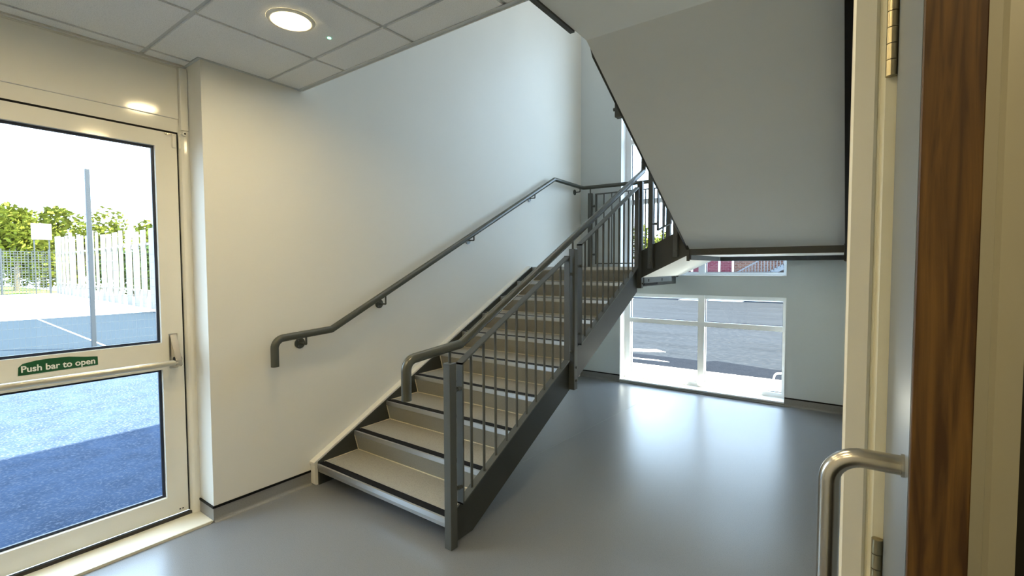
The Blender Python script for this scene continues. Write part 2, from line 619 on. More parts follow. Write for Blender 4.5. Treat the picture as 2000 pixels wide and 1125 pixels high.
# ------------------------------------------------------------------ skirtings
def skirt(name, poly_runs, label):
    """runs of (x0,x1,y0,y1) thin boxes: coved vinyl upstand with a black capping strip"""
    e = sempty(name, label)
    for (a, b, c, d, dx, dy) in poly_runs:
        MB().box(a, b, c, d, 0, 0.083).build('upstand', MCOVE, e)
        MB().box(a - (0.003 if dx < 0 else 0), b + (0.003 if dx > 0 else 0), c - (0.003 if dy < 0 else 0), d + (0.003 if dy > 0 else 0), 0.083, 0.096).build('capping_strip', MBLK, e)
        # cove: a small quarter-round at the floor
        n = 5
        R = 0.022
        pr = [(0, 0)] + [(R - R * math.sin(k * math.pi / 2 / n), R - R * math.cos(k * math.pi / 2 / n)) for k in range(n + 1)]
        if dx:
            xw = b if dx > 0 else a
            MB().prism([(xw + dx * p[0], p[1]) for p in pr], 'y', c, d).build('cove', MCOVE, e)
        else:
            yw = c if dy < 0 else d
            MB().prism([(yw + dy * p[0], p[1]) for p in pr], 'x', a, b).build('cove', MCOVE, e)
    return e


skirt('baseboard_left', [(0, 0.004, -0.558, 0.05, 1, 0), (-0.185, 0.004, -0.562, -0.558, 0, -1)], 'grey coved skirting with black capping left of the stair foot')
skirt('baseboard_back', [(0.0, 0.572, L - 0.004, L, 0, -1), (2.438, W, L - 0.004, L, 0, -1)], 'grey coved skirting with black capping under the end wall')
skirt('baseboard_right', [(W - 0.003, W, -0.70, L, -1, 0)], 'grey coved skirting with black capping along the right wall')

# ------------------------------------------------------------------ glazed exit door (left)
XD = -0.21
d1 = sempty('door_1', 'white glazed exit door with push bar, showing the playground', (XD, -1.11, 0))
m = MB()
m.box(XD - 0.07, XD, -0.609, -0.575, 0.0, 2.67)
m.box(XD - 0.07, XD, -1.67, -1.615, 0.0, 2.67)
m.box(XD - 0.07, XD, -1.615, -0.609, 2.283, 2.36)
m.box(XD - 0.07, XD, -1.615, -0.609, 2.64, 2.67)
m.build('door_frame', MDOOR, d1)
# rounded cover moulding between frame and reveal
pr = [(-0.605, XD - 0.02), (-0.605, XD + 0.004), (-0.596, XD + 0.018), (-0.584, XD + 0.025), (-0.57, XD + 0.027), (-0.558, XD + 0.027), (-0.558, XD - 0.02)]
MB().prism([(p[1], p[0]) for p in pr], 'z', 0.012, 2.295).build('cover_moulding', MDOOR, d1)
MB().box(XD, XD + 0.035, -0.600, -0.560, 2.295, 2.655, 0.003).build('pilaster', MDOOR, d1)
MB().box(XD - 0.03, XD + 0.006, -1.615, -0.600, 2.362, 2.655, 0.002).build('transom_panel', MDOOR, d1)
MB().box(XD - 0.05, XD + 0.004, -1.61, -0.609, 2.272, 2.2835).build('head_gasket', MBLK, d1)
leaf = MB()
ya, yb, za, zb = -1.613, -0.616, 0.040, 2.272
gy0, gy1 = -1.505, -0.722
leaf.box(XD - 0.05, XD + 0.006, gy1, yb, za, zb)
leaf.box(XD - 0.05, XD + 0.006, ya, gy0, za, zb)
leaf.box(XD - 0.05, XD + 0.006, gy0, gy1, 2.187, zb)
leaf.box(XD - 0.05, XD + 0.006, gy0, gy1, 0.908, 1.064)
leaf.box(XD - 0.05, XD + 0.006, gy0, gy1, za, 0.152)
lf = leaf.build('door_leaf', MDOOR, d1)
MB().box(XD - 0.04, XD + 0.0055, -0.6165, -0.609, za, zb).build('edge_seal', MBLK, d1)
for (z0, z1, nm) in ((1.064, 2.187, 'u'), (0.152, 0.908, 'l')):
    g = MB()
    t = 0.014
    xg = XD - 0.018
    g.box(xg - 0.012, xg, gy1 - t, gy1, z0, z1).box(xg - 0.012, xg, gy0, gy0 + t, z0, z1)
    g.box(xg - 0.012, xg, gy0 + t, gy1 - t, z0, z0 + t).box(xg - 0.012, xg, gy0 + t, gy1 - t, z1 - t, z1)
    g.build('glazing_gasket', MGASK, lf)
    MB().box(xg - 0.030, xg - 0.024, gy0, gy1, z0, z1).build('glass_pane', MGLASS, lf)
for zz in (0.062,):
    for yy in (-0.66, -0.645):
        MB().cyl((XD + 0.005, yy, zz), (XD + 0.0075, yy, zz), 0.004, 10).build('drain_hole', MBLK, lf)
# hinge tabs at the head of the leaf and closer pin
MB().box(XD + 0.006, XD + 0.016, -0.640, -0.620, 2.19, 2.262, 0.004).build('hinge_tab', MDOOR, lf)
MB().box(XD, XD + 0.014, -0.607, -0.588, 2.19, 2.262, 0.004).build('hinge_tab', MDOOR, d1)
MB().cyl((XD + 0.006, -0.585, 2.275), (XD + 0.045, -0.585, 2.275), 0.013, 16).build('closer_knuckle', MDOOR, d1)
MB().cyl((XD + 0.045, -0.585, 2.275), (XD + 0.0465, -0.585, 2.275), 0.005, 10).build('knuckle_socket', MBLK, d1)
MB().cyl((XD + 0.006, -0.665, 2.262), (XD + 0.022, -0.665, 2.262), 0.006, 10).box(XD + 0.006, XD + 0.014, -0.675, -0.640, 2.262, 2.270).build('latch_catch', MSTAIN, d1)
# push bar with its end lever
pb = MB().tube([(-0.135, -0.672, 0.950), (-0.135, -1.56, 0.950)], 0.0165, 20).build('push_bar', MSATIN and mat('push_bar_alloy', (0.60, 0.57, 0.47), 0.3, metal=0.6), d1, 'round alloy push bar')
lev = MB()
lev.prism([(-0.204, 0.925), (-0.204, 1.105), (-0.196, 1.105), (-0.120, 0.965), (-0.118, 0.935), (-0.135, 0.925)], 'y', -0.684, -0.652)
lev.build('lever_bracket', MSTAIN, pb)
MB().box(XD + 0.006, XD + 0.012, -0.690, -0.645, 0.91, 1.112, 0.002).build('lever_plate', MSTAIN, pb)
MB().cyl((-0.139, -0.688, 0.968), (-0.139, -0.650, 0.968), 0.015, 14).build('pivot', MBLK, pb)
# threshold board
th = MB().box(XD - 0.10, -0.006, -1.69, -0.562, 0, 0.013)
tr1 = struct(th.build('trim_1', MCAP), 'white threshold board in the exit doorway')
MB().box(-0.006, 0.002, -1.69, -0.560, 0, 0.014).build('brass_edge_strip', MBEAD, tr1)
MB().box(XD - 0.01, XD + 0.012, -1.615, -0.600, 0.013, 0.030).build('weather_bar', mat('weather_bar_grey', (0.05, 0.048, 0.045), 0.8, spec=0.1), tr1)

# sign on the middle rail
sg = thing('door_sign', 'green sign with white words Push bar to open on the exit door', 'sign', (XD + 0.008, -1.155, 0.98))
prof = [(-1.302, 0.980), (-1.008, 0.986), (-1.008, 1.030), (-1.06, 1.036), (-1.12, 1.046), (-1.19, 1.048), (-1.24, 1.045), (-1.285, 1.036), (-1.30, 1.020)]
MB().prism(prof, 'x', XD + 0.0062, XD + 0.0076).build('sign_plate', MGREEN, sg)
cu = bpy.data.curves.new('sign_text', 'FONT')
cu.body = 'Push bar to open'
cu.size = 0.043
cu.offset = 0.0009
cu.align_x = 'CENTER'
cu.align_y = 'CENTER'
cu.extrude = 0.0004
tmp = bpy.data.objects.new('tmp_text', cu)
COL.objects.link(tmp)
dg = bpy.context.evaluated_depsgraph_get()
tme = bpy.data.meshes.new_from_object(tmp.evaluated_get(dg))
bpy.data.objects.remove(tmp)
wx = max(v.co.x for v in tme.vertices) - min(v.co.x for v in tme.vertices)
k = 0.272 / wx
for v in tme.vertices:
    a, b, c = v.co
    v.co = (XD + 0.0084 + c, -1.155 + a * k, 1.008 + b)
tme.materials.clear()
link('sign_text', tme, MWHITE, sg, 'white bold lettering')

# ------------------------------------------------------------------ windows of the end wall
def window(name, label, z0, z1, trans, sill):
    e = sempty(name, label, (1.5, L + 0.2, z0))
    X0, X1 = 0.572, 2.438
    YA, YB = L + 0.15, L + 0.24
    fr = MB()
    fr.box(X0, X0 + 0.075, YA, YB, z0, z1)
    fr.box(X1 - 0.045, X1, YA, YB, z0, z1)
    fr.box(X0 + 0.075, X1 - 0.045, YA, YB, z0, z0 + (0.05 if sill else 0.035))
    fr.box(X0 + 0.075, X1 - 0.045, YA, YB, z1 - 0.05, z1)
    fr.build('window_frame', MWIN, e)
    MB().box(1.505, 1.578, YA - 0.012, YB, z0, z1).build('mullion', MWIN, e)
    zs = [z0 + 0.05]
    for t in trans:
        MB().box(X0 + 0.075, 1.505, YA - 0.008, YB, t - 0.028, t + 0.028).build('transom', MWIN, e)
        MB().box(1.578, X1 - 0.045, YA - 0.008, YB, t - 0.028, t + 0.028).build('transom', MWIN, e)
    lv = [z0 + (0.05 if sill else 0.035)] + [q for t in trans for q in (t - 0.028, t + 0.028)] + [z1 - 0.05]
    for i in range(0, len(lv), 2):
        for (a, b) in ((X0 + 0.075, 1.505), (1.578, X1 - 0.045)):
            gk = MB()
            q = 0.006
            yy = YA + 0.045
            gk.box(a, a + q, yy - 0.006, yy, lv[i], lv[i + 1]).box(b - q, b, yy - 0.006, yy, lv[i], lv[i + 1])
            gk.box(a, b, yy - 0.006, yy, lv[i], lv[i] + q)
            gk.build('gasket', MGASK, e)
            MB().box(a, b, yy + 0.004, yy + 0.010, lv[i], lv[i + 1]).build('glass_pane', MGLASS, e)
    return e


win1 = window('window_1', 'low white-framed window at floor level under the stair', 0.045, 1.161, [0.806], True)
sb = MB().box(0.572, 2.438, L - 0.022, L + 0.15, 0.030, 0.046, 0.003)
sbo = sb.build('sill_board', MWIN, win1)
MB().box(0.572, 2.438, L - 0.012, L + 0.1, 0.012, 0.030).build('sill_packing', mat('sill_edge_grey', (0.3, 0.32, 0.3), 0.5), win1)
win2 = window('window_2', 'tall white-framed window above the wall band at the landing', 1.392, 4.75, [2.33, 3.10], False)
m = MB().box(0.572, 0.576, L - 0.002, L + 0.15, 1.392, 4.75).box(2.434, 2.438, L - 0.002, L + 0.15, 1.392, 4.75).box(0.572, 2.438, L - 0.004, L + 0.15, 1.386, 1.396)
m.build('reveal_lining', MWIN, win2)
MB().box(0.572, 0.576, L - 0.002, L + 0.15, 0.046, 1.161).box(2.434, 2.438, L - 0.002, L + 0.15, 0.046, 1.161).build('reveal_lining', MWIN, win1)

# ------------------------------------------------------------------ lower stair flight
fl1 = thing('stair_flight', 'lower stair flight of nine grey treads with black nosings rising along the wall', 'staircase', (0.65, 0.06, 0))
XI0, XI1 = XS + 0.012, XO - 0.012


def tread_set(parent, i, x0, x1, y0, z, depth, first=False):
    """one step of the lower flight: vinyl tread, nosing parts and the riser under it"""
    t = MB().box(x0, x1, y0 + 0.004, y0 + depth, z - 0.035, z - 0.001).build('tread', MTREAD, parent)
    MB().box(x0, x1, y0 + 0.010, y0 + 0.060, z - 0.001, z + 0.0015).build('nosing_strip', MBLK, t)
    a = MB()
    a.prism([(y0 + 0.012, z + 0.0005), (y0, z - 0.002), (y0 - 0.002, z - 0.030), (y0 + 0.010, z - 0.034)], 'x', x0, x1)
    a.prism([(y0 + 0.060, z + 0.001), (y0 + 0.066, z - 0.001), (y0 + 0.060, z - 0.002)], 'x', x0, x1)
    a.build('nosing_edge', MALU, t)
    if first:
        MB().prism([(y0 + 0.004, z - 0.034), (y0 + 0.006, z - 0.056), (y0 + 0.030, z - 0.056), (y0 + 0.030, z - 0.034)], 'x', x0, x1).build('nosing_fascia', MALU, t)
    else:
        zb_ = z - RISE
        r = MB().prism([(y0 + 0.004, z - 0.033), (y0 + 0.034, zb_ - 0.002), (y0 + 0.046, zb_ - 0.002), (y0 + 0.016, z - 0.033)], 'x', x0, x1).build('riser', MRISER, parent)
        b = MB()
        b.box(x0, x1, y0 + 0.027, y0 + 0.034, zb_ - 0.001, zb_ + 0.003)
        b.prism([(y0 - 0.001, z - 0.034), (y0 + 0.004, z - 0.034), (y0 + 0.034, zb_), (y0 + 0.029, zb_)], 'x', x0, x0 + 0.004)
        b.build('sealant_bead', MBEAD, r)
        MB().box(x0, x0 + 0.004, y0 - GOING + 0.05, y0 + 0.03, zb_ - 0.001, zb_ + 0.003).build('sealant_bead', MBEAD, r)
    return t


for i in range(1, 10):
    tread_set(fl1, i, XI0, XI1, Y1 + (i - 1) * GOING, i * RISE, GOING + 0.03, i == 1)
# inner stringer and its cream capping board
ztop = 0.008


def sline(y, off):
    return nos(y) + off


MB().prism([(0.075, 0.0), (0.30, 0.0), (YL + 0.002, ZL - 0.13), (YL + 0.002, ZL + 0.004), (YL, ZL + 0.004), (0.075, sline(0.075, ztop))], 'x', XS, XS + 0.012).build('inner_stringer', MSTR, fl1)
cp = MB()
cp.prism([(0.052, 0.008), (0.060, 0.0), (0.30, 0.0), (YL - 0.005, ZL - 0.14), (YL - 0.005, sline(YL - 0.005, 0.010)), (0.052, sline(0.052, 0.010))], 'x', 0.001, XS)
cp.prism([(0.044, sline(0.044, 0.008)), (0.044, sline(0.044, 0.022)), (YL - 0.02, sline(YL - 0.02, 0.022)), (YL + 0.0, ZL + 0.010), (YL, sline(YL, 0.008))], 'x', 0.001, XS + 0.004)
cp.build('capping_board', mat('capping_white', (0.72, 0.71, 0.655), 0.45), fl1, 'cream capping board along the wall')
# outer stringer
zo = -0.004


def bline(y):
    return SL * (y - 0.262)


outer = MB().prism([(0.092, 0.0), (0.262, 0.0), (YL + 0.003, bline(YL + 0.003)), (YL + 0.003, ZL), (0.092, sline(0.092, zo))], 'x', XO - 0.012, XO)
outer.build('outer_stringer', MSTR, fl1)
MB().prism([(0.5, bline(0.5) + 0.012), (YL, bline(YL) + 0.012), (YL, bline(YL) + 0.024), (0.5, bline(0.5) + 0.024)], 'x', XI0, XI1).build('soffit_board', MSOF, fl1)

# ------------------------------------------------------------------ lower landing
lan = thing('stair_landing', 'corner landing at the top of the lower stair flight', 'landing', (0.65, 3.3, ZL))
t = MB().box(0, XO, YL + 0.004, 3.985, ZL - 0.045, ZL - 0.001).build('landing_deck', MTREAD, lan)
MB().box(XI0, XI1, YL + 0.010, YL + 0.050, ZL - 0.001, ZL + 0.0015).build('nosing_strip', MBLK, t)
MB().prism([(YL + 0.012, ZL + 0.0005), (YL, ZL - 0.002), (YL - 0.002, ZL - 0.030), (YL + 0.010, ZL - 0.034)], 'x', XI0, XI1).build('nosing_edge', MALU, t)
r = MB().prism([(YL + 0.004, ZL - 0.033), (YL + 0.034, ZL - RISE - 0.002), (YL + 0.046, ZL - RISE - 0.002), (YL + 0.016, ZL - 0.033)], 'x', XI0, XI1).build('riser', MRISER, lan)
MB().box(XI0, XI1, YL + 0.027, YL + 0.034, ZL - RISE - 0.001, ZL - RISE + 0.003).build('sealant_bead', MBEAD, r)
MB().box(0.0, XO, YL + 0.06, 3.985, ZL - 0.12, ZL - 0.105).build('soffit_board', MSOF, lan)
MB().box(XO - 0.012, XO, YL + 0.004, 3.985, ZL - 0.20, ZL - 0.045).build('side_stringer', MSTR, lan)
bm_ = MB().box(1.300, 1.340, 2.80, 3.667, 1.333, 1.400).build('edge_beam', mat('beam_grey', (0.12, 0.135, 0.145), 0.45), lan)
for y in (2.927, 3.333):
    MB().box(1.3402, 1.3412, y - 0.012, y + 0.012, 1.345, 1.372).build('bolt_slot', MBLK, bm_)
MB().box(1.296, 1.338, 2.81, 3.2, 1.31, 1.332).build('packing_plate', MBLK, lan)

# ------------------------------------------------------------------ short flight across the end wall
sf = thing('stair_flight', 'short middle stair flight of two steps crossing in front of the window', 'staircase', (1.5, 3.3, ZL))
YS = 2.740


def sbot(x):
    return 1.403 + (x - 1.37) * 0.485


def stop_(x):
    return 1.664 + (x - 1.364) * 0.485


MB().prism([(1.292, sbot(1.292)), (1.79, sbot(1.79)), (1.79, stop_(1.79)), (1.292, stop_(1.292))], 'y', YS - 0.012, YS).build('front_stringer', MSTR, sf)
MB().prism([(1.30, sbot(1.30)), (1.79, sbot(1.79)), (1.79, stop_(1.79)), (1.30, stop_(1.30))], 'y', 3.965, 3.977).build('back_stringer', MSTR, sf)
MB().prism([(1.345, sbot(1.345)), (1.79, sbot(1.79)), (1.79, sbot(1.79) + 0.012), (1.345, sbot(1.345) + 0.012)], 'y', YS, 3.965).build('soffit_board', MSOF, sf)
for i, (xn, zt) in enumerate(((1.33, ZL + RISE), (1.627, ZL + 2 * RISE))):
    t = MB().box(xn + 0.004, xn + GOING + 0.03 if i == 0 else 1.80, YS, 3.965, zt - 0.035, zt - 0.001).build('tread', MTREAD, sf)
    MB().box(xn + 0.010, xn + 0.050, YS, 3.965, zt - 0.001, zt + 0.0015).build('nosing_strip', MBLK, t)
    MB().box(xn - 0.002, xn + 0.006, YS, 3.965, zt - 0.034, zt).build('nosing_edge', MALU, t)
    MB().prism([(xn + 0.004, zt - 0.033), (xn + 0.034, zt - RISE), (xn + 0.046, zt - RISE), (xn + 0.016, zt - 0.033)], 'y', YS, 3.965).build('riser', MRISER, sf)

# ------------------------------------------------------------------ upper landing and upper flight
ZL2 = ZL + 2 * RISE
ul = thing('stair_landing', 'upper corner landing with bolted steel beams beside the right wall', 'landing', (2.4, 3.3, 1.6))
MB().box(1.80, W - 0.005, YS + 0.01, 3.985, ZL2 - 0.045, ZL2).build('landing_deck', MTREAD, ul)
MB().box(1.80, 2.95, YS + 0.01, 3.94, 1.602, 1.612).build('soffit_board', MWIN, ul)
fb = MB().box(1.79, 2.945, YS - 0.010, YS + 0.006, 1.598, 1.660).build('front_beam', MSTR, ul)
for x in (1.95, 2.05, 2.33, 2.48):
    MB().cyl((x, YS - 0.0105, 1.628), (x, YS - 0.016, 1.628), 0.013, 8).build('bolt_head', MSTR, fb)
MB().box(1.80, 2.945, 3.94, 3.985, 1.556, 1.62).build('back_beam', mat('dark_steel_paint', (0.035, 0.042, 0.046), 0.5), ul)  # dark bluish steel paint on the back beam
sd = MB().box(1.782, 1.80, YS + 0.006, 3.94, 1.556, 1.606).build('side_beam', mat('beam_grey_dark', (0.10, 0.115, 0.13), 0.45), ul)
MB().cyl((1.8005, 3.85, 1.585), (1.808, 3.85, 1.585), 0.012, 8).build('bolt_head', MALU, sd)
MB().box(2.946, 2.962, YS - 0.03, 3.985, 1.535, ZL2).build('wall_plate', MSTR, ul)

uf = thing('stair_flight', 'upper stair flight with white plastered soffit climbing overhead', 'staircase', (2.37, 1.7, 1.652))
YU0, ZU0, YU1, ZU1 = 2.735, 1.652, 0.695, 2.752
su = (ZU1 - ZU0) / (YU0 - YU1)


def uz(y):
    return ZU0 + (YU0 - y) * su


sfp = MB().prism([(YU0, ZU0), (YU1, ZU1), (0.05, ZU1), (0.05, ZU1 + 0.012), (YU1 + 0.01, ZU1 + 0.012), (YU0, ZU0 + 0.014)], 'x', 1.776, 2.952)
sfp.build('plaster_soffit', MSOF, uf)
MB().prism([(YU0 - 0.01, ZU0 - 0.0), (YU1 + 0.1, uz(YU1 + 0.1) + 0.001), (YU1 - 0.1, ZU1 + 0.28), (YU0 - 0.01, ZU0 + 0.30)], 'x', 1.762, 1.775).build('outer_stringer', MSTR, uf)
MB().prism([(YS, 1.545), (YS, 2.0), (YU0 - 0.10, uz(YU0 - 0.10) + 0.1), (YU0 - 0.06, uz(YU0 - 0.06) - 0.002), (YU0 - 0.012, ZU0 - 0.005), (YU0 - 0.012, 1.545)], 'x', 1.765, 1.789).build('stringer_foot', MSTR, uf)
MB().prism([(YU0, ZU0 - 0.12), (YU1, ZU1 - 0.12), (0.05, ZU1 - 0.12), (0.05, 2.99), (YU1, 2.99), (YU0, 1.90)], 'x', 2.953, 2.996).build('wall_stringer', MBLK, uf)  # black also stands in for the shaded slit between soffit and wall
MB().box(1.748, 1.775, 0.05, 0.56, 2.742, 2.99).build('edge_trim', MSTR, uf)
# steps of the upper flight above the soffit
tm = MB().box(1.78, 2.95, 0, GOING + 0.03, -0.03, 0).prism([(0.30, 0.0), (0.33, 0.0), (0.33, -RISE), (0.30, -RISE)], 'x', 1.78, 2.95).mesh('tread')
for k in range(7):
    link('tread', tm, MTREAD, uf, None, (0, YL - (k + 1) * GOING, ZL2 + (k + 1) * RISE))
# guard post foot bolted to the outer stringer of the upper flight
gp = thing('guard_post', 'dark guard post foot bolted beside the overhead soffit edge', 'post', (1.735, 1.25, 2.47))
MB().box(1.712, 1.760, 1.225, 1.275, 2.475, 3.55, 0.003).build('post_shaft', MSTEEL, gp)
MB().cyl((1.712, 1.25, 2.535), (1.695, 1.25, 2.535), 0.012, 8).build('bolt_head', MSTEEL, gp)

# ------------------------------------------------------------------ balustrade of the lower flight
XB = 1.31
bal = thing('stair_balustrade', 'grey steel balustrade with upright bars on the open side of the lower flight', 'balustrade', (XB, 0.07, 0))


def post(parent, x, y, z0, z1, s=0.025, name='newel_post'):
    return MB().box(x - s, x + s, y - s, y + s, z0, z1, 0.003).build(name, MSTEEL, parent)


def panel(parent, y0, y1, zt, zb, yb0, nb, sp):
    """steel frame of flat bar in the plane x = XB with upright rods; zt/zb give z of top/bottom bar"""
    hw = 0.022
    t = 0.010
    f = MB()
    # flat bars stand 44 mm across
    f.box(XB - hw, XB + hw, y0, y0 + t, zb(y0), zt(y0))
    f.box(XB - hw, XB + hw, y1 - t, y1, zb(y1), zt(y1))
    f.prism([(y0, zt(y0) - t), (y1, zt(y1) - t), (y1, zt(y1)), (y0, zt(y0))], 'x', XB - hw, XB + hw)
    f.prism([(y0, zb(y0)), (y1, zb(y1)), (y1, zb(y1) + t), (y0, zb(y0) + t)], 'x', XB - hw, XB + hw)
    fo = f.build('panel_frame', MSTEEL, parent)
    h = zt(yb0) - zb(yb0) - 0.012
    bmesh_ = MB().cyl((0, 0, 0), (0, 0, h), 0.008, 10).mesh('baluster')
    for k in range(nb):
        y = yb0 + k * sp
        link('baluster', bmesh_, MSTEEL, parent, None, (XB, y, zb(y) + 0.008))
    return fo


def spigot(parent, x, y0, y1, z):
    MB().cyl((x, y0, z), (x, y1, z), 0.009, 12).cyl((x, (y0 + y1) / 2 - 0.006, z), (x, (y0 + y1) / 2 + 0.006, z), 0.014, 12).build('spigot', MSTEEL, parent)


p1 = post(bal, 1.3085, 0.068, 0.0, 0.993)
panel(bal, 0.140, 1.318, lambda y: nos(y) + 0.795, lambda y: nos(y) + 0.022, 0.236, 10, 0.109)
for z in (0.845, 0.31):
    spigot(bal, 1.318, 0.093, 0.142, z)
post(bal, XB + 0.004, 1.398, 0.572, 1.628)
for z in (1.44, 0.86):
    spigot(bal, XB, 1.316, 1.375, z)
for z in (0.64, 0.74):
    MB().cyl((XB + 0.029, 1.398, z), (XB + 0.040, 1.398, z), 0.010, 8).build('bolt_head', MSTEEL, bal)
panel(bal, 1.500, 2.672, lambda y: nos(y) + 0.795, lambda y: nos(y) + 0.022, 1.596, 10, 0.109)
for z in (1.50, 0.98):
    spigot(bal, XB, 1.422, 1.502, z)
post(bal, XB + 0.004, 2.752, 1.285, 2.318)
for z in (2.15, 1.62):
    spigot(bal, XB, 2.670, 2.728, z)
for z in (1.33, 1.42):
    MB().cyl((XB + 0.029, 2.752, z), (XB + 0.040, 2.752, z), 0.010, 8).build('bolt_head', MSTEEL, bal)

HR = 0.0242
path = [(XB, -0.229, 0.862), (XB, -0.229, 1.052), (XB, 0.150, 1.081), (XB, 2.835, 2.437), (XB, 2.850, 2.600), (1.44, 2.80, 2.665), (1.76, 2.80, 2.82)]
hr = MB().tube(fillet(path, [0.055, 0.03, 0.04, 0.05, 0.2]), HR, 20).build('handrail', MRAIL, bal, 'round olive-grey handrail')
for (y, z0) in ((0.068, 0.99), (1.398, 1.62)):
    zr = 1.075 if y < 0.15 else 1.081 + (y - 0.15) * SL
    MB().cyl((XB, y, z0), (XB, y, zr - 0.012), 0.0075, 12).build('rail_stem', MSTEEL, bal)

# ------------------------------------------------------------------ balustrade of the short flight
b2 = thing('stair_balustrade', 'dark steel balustrade bolted to the short middle flight under the soffit', 'balustrade', (1.55, 2.71, 1.47))
for (xa, z0, z1) in ((1.436, 1.475, 2.66), (1.672, 1.583, 2.78)):
    p = MB().box(xa - 0.022, xa + 0.022, YS - 0.056, YS - 0.013, z0, z1, 0.003).build('post', MSTEEL, b2)
    for dz in (0.06, 0.19):
        MB().cyl((xa, YS - 0.056, z0 + dz), (xa, YS - 0.066, z0 + dz), 0.011, 8).build('bolt_head', MSTEEL, p)
f = MB()
xa, xb = 1.505, 1.622


def pz(x):
    return 1.835 + (x - 1.505) * 0.485


f.box(xa - 0.006, xa + 0.006, YS - 0.055, YS - 0.015, pz(xa), pz(xa) + 0.75)
f.box(xb - 0.006, xb + 0.006, YS - 0.055, YS - 0.015, pz(xb), pz(xb) + 0.75)
f.prism([(xa, pz(xa)), (xb, pz(xb)), (xb, pz(xb) + 0.012), (xa, pz(xa) + 0.012)], 'y', YS - 0.055, YS - 0.015)
f.prism([(xa, pz(xa) + 0.74), (xb, pz(xb) + 0.74), (xb, pz(xb) + 0.752), (xa, pz(xa) + 0.752)], 'y', YS - 0.055, YS - 0.015)
f.build('panel_frame', MSTEEL, b2)
MB().cyl((1.563, YS - 0.035, pz(1.563)), (1.563, YS - 0.035, pz(1.563) + 0.745), 0.008, 10).build('baluster', MSTEEL, b2)
for (a, b, z) in ((1.458, 1.505, 1.90), (1.622, 1.650, 1.985)):
    MB().cyl((a, YS - 0.035, z), (b, YS - 0.035, z), 0.008, 10).cyl((a + 0.02, YS - 0.035, z), (a + 0.034, YS - 0.035, z), 0.014, 10).build('spigot', MSTEEL, b2)

# ------------------------------------------------------------------ guard in front of the tall window
YG = 3.93
g3 = thing('window_guard', 'dark barred guard panel on the landing in front of the tall window', 'guard rail', (0.7, YG, ZL))
for x in (0.186, 1.215):
    MB().box(x - 0.025, x + 0.025, YG - 0.025, YG + 0.025, ZL, 2.462, 0.003).build('post', MSTEEL, g3)
    MB().cyl((x, YG, 2.46), (x, YG, 2.53), 0.008, 10).build('rail_stem', MSTEEL, g3)
f = MB()
xa, xb, z0, z1 = 0.272, 1.150, 1.535, 2.447
f.box(xa - 0.006, xa + 0.006, YG - 0.02, YG + 0.02, z0, z1).box(xb - 0.006, xb + 0.006, YG - 0.02, YG + 0.02, z0, z1)
f.box(xa, xb, YG - 0.02, YG + 0.02, z0, z0 + 0.012).box(xa, xb, YG - 0.02, YG + 0.02, z1 - 0.012, z1)
f.build('panel_frame', MSTEEL, g3)
bme = MB().cyl((0, 0, 0), (0, 0, z1 - z0 - 0.01), 0.008, 10).mesh('baluster')
for k in range(7):
    link('baluster', bme, MSTEEL, g3, None, (xa + (k + 1) * (xb - xa) / 8, YG, z0 + 0.005))
for z in (1.66, 2.29):
    MB().cyl((0.21, YG, z), (xa - 0.005, YG, z), 0.008, 10).cyl((0.235, YG, z), (0.25, YG, z), 0.015, 10).build('spigot', MSTEEL, g3)

# ------------------------------------------------------------------ handrail on the wall
wh = thing('wall_handrail', 'round grey handrail on brackets along the white stair wall', 'handrail', (0.08, 1.5, 0.87))
wp = [(0.082, -0.219, 0.872), (0.082, -0.219, 1.044), (0.082, 0.180, 1.066), (0.082, 3.190, 2.545), (0.082, 3.925, 2.540), (1.215, YG, 2.525), (1.40, YG, 2.60), (1.75, YG, 2.77)]
MB().tube(fillet(wp, [0.06, 0.03, 0.03, 0.03, 0.1, 0.1]), HR, 20).build('rail_tube', MRAIL, wh)


def wrail_z(y):
    if y < 0.18:
        return 1.044 + (y + 0.219) * 0.055
    if y < 3.19:
        return 1.066 + (y - 0.18) * (2.545 - 1.066) / 3.01
    return 2.543


for (y, z) in ((-0.008, 0.987), (0.651, 1.211), (1.704, 1.751), (2.763, 2.274), (3.841, 2.480)):
    b = MB().cyl((0.001, y, z), (0.007, y, z), 0.036, 24).build('bracket_rose', MRAIL, wh)
    zt = wrail_z(y) - 0.018
    za_ = max(z, zt - 0.05)
    MB().tube(fillet([(0.007, y, z), (0.082, y, z - 0.0), (0.082, y, zt)], [0.004]), 0.0065, 10).build('bracket_arm', MRAIL, b)
    for (dy, dz) in ((0.022, 0.0), (-0.012, 0.019), (-0.012, -0.019)):
        MB().cyl((0.007, y + dy, z + dz), (0.009, y + dy, z + dz), 0.005, 8).build('screw_head', MSTEEL, b)

# ------------------------------------------------------------------ side door at the right
d2 = sempty('door_2', 'blue-grey door leaf with oak edge and steel pull handle at the right', (3.08, -0.9, 0))
tr2 = sempty('trim_2', 'cream painted door frame around the oak-edged door', (3.1, -0.7, 0))
jamb = [(3.000, -0.700), (3.000, -0.716), (3.005, -0.7205), (3.034, -0.7205), (3.040, -0.717), (3.044, -0.7205), (3.048, -0.7215), (3.1075, -0.7215), (3.1075, -0.7215)]
MB().prism([(3.001, -0.66), (3.001, -0.716), (3.0045, -0.7205), (3.032, -0.7205), (3.036, -0.717), (3.036, -0.66)], 'z', 0.0, 2.14).build('architrave', MCAP, tr2)
fr = MB().prism([(3.036, -0.66), (3.036, -0.715), (3.040, -0.7155), (3.046, -0.7205), (3.1085, -0.7205), (3.1085, -0.745), (3.176, -0.745), (3.178, -0.735), (3.186, -0.728), (3.215, -0.726), (3.215, -0.66)], 'z', 0.0, 2.14)
fr.build('frame_jamb', MFRAME, tr2)
MB().box(3.002, 3.20, -2.6, -2.54, 0, 2.14).build('frame_jamb', MFRAME, tr2)
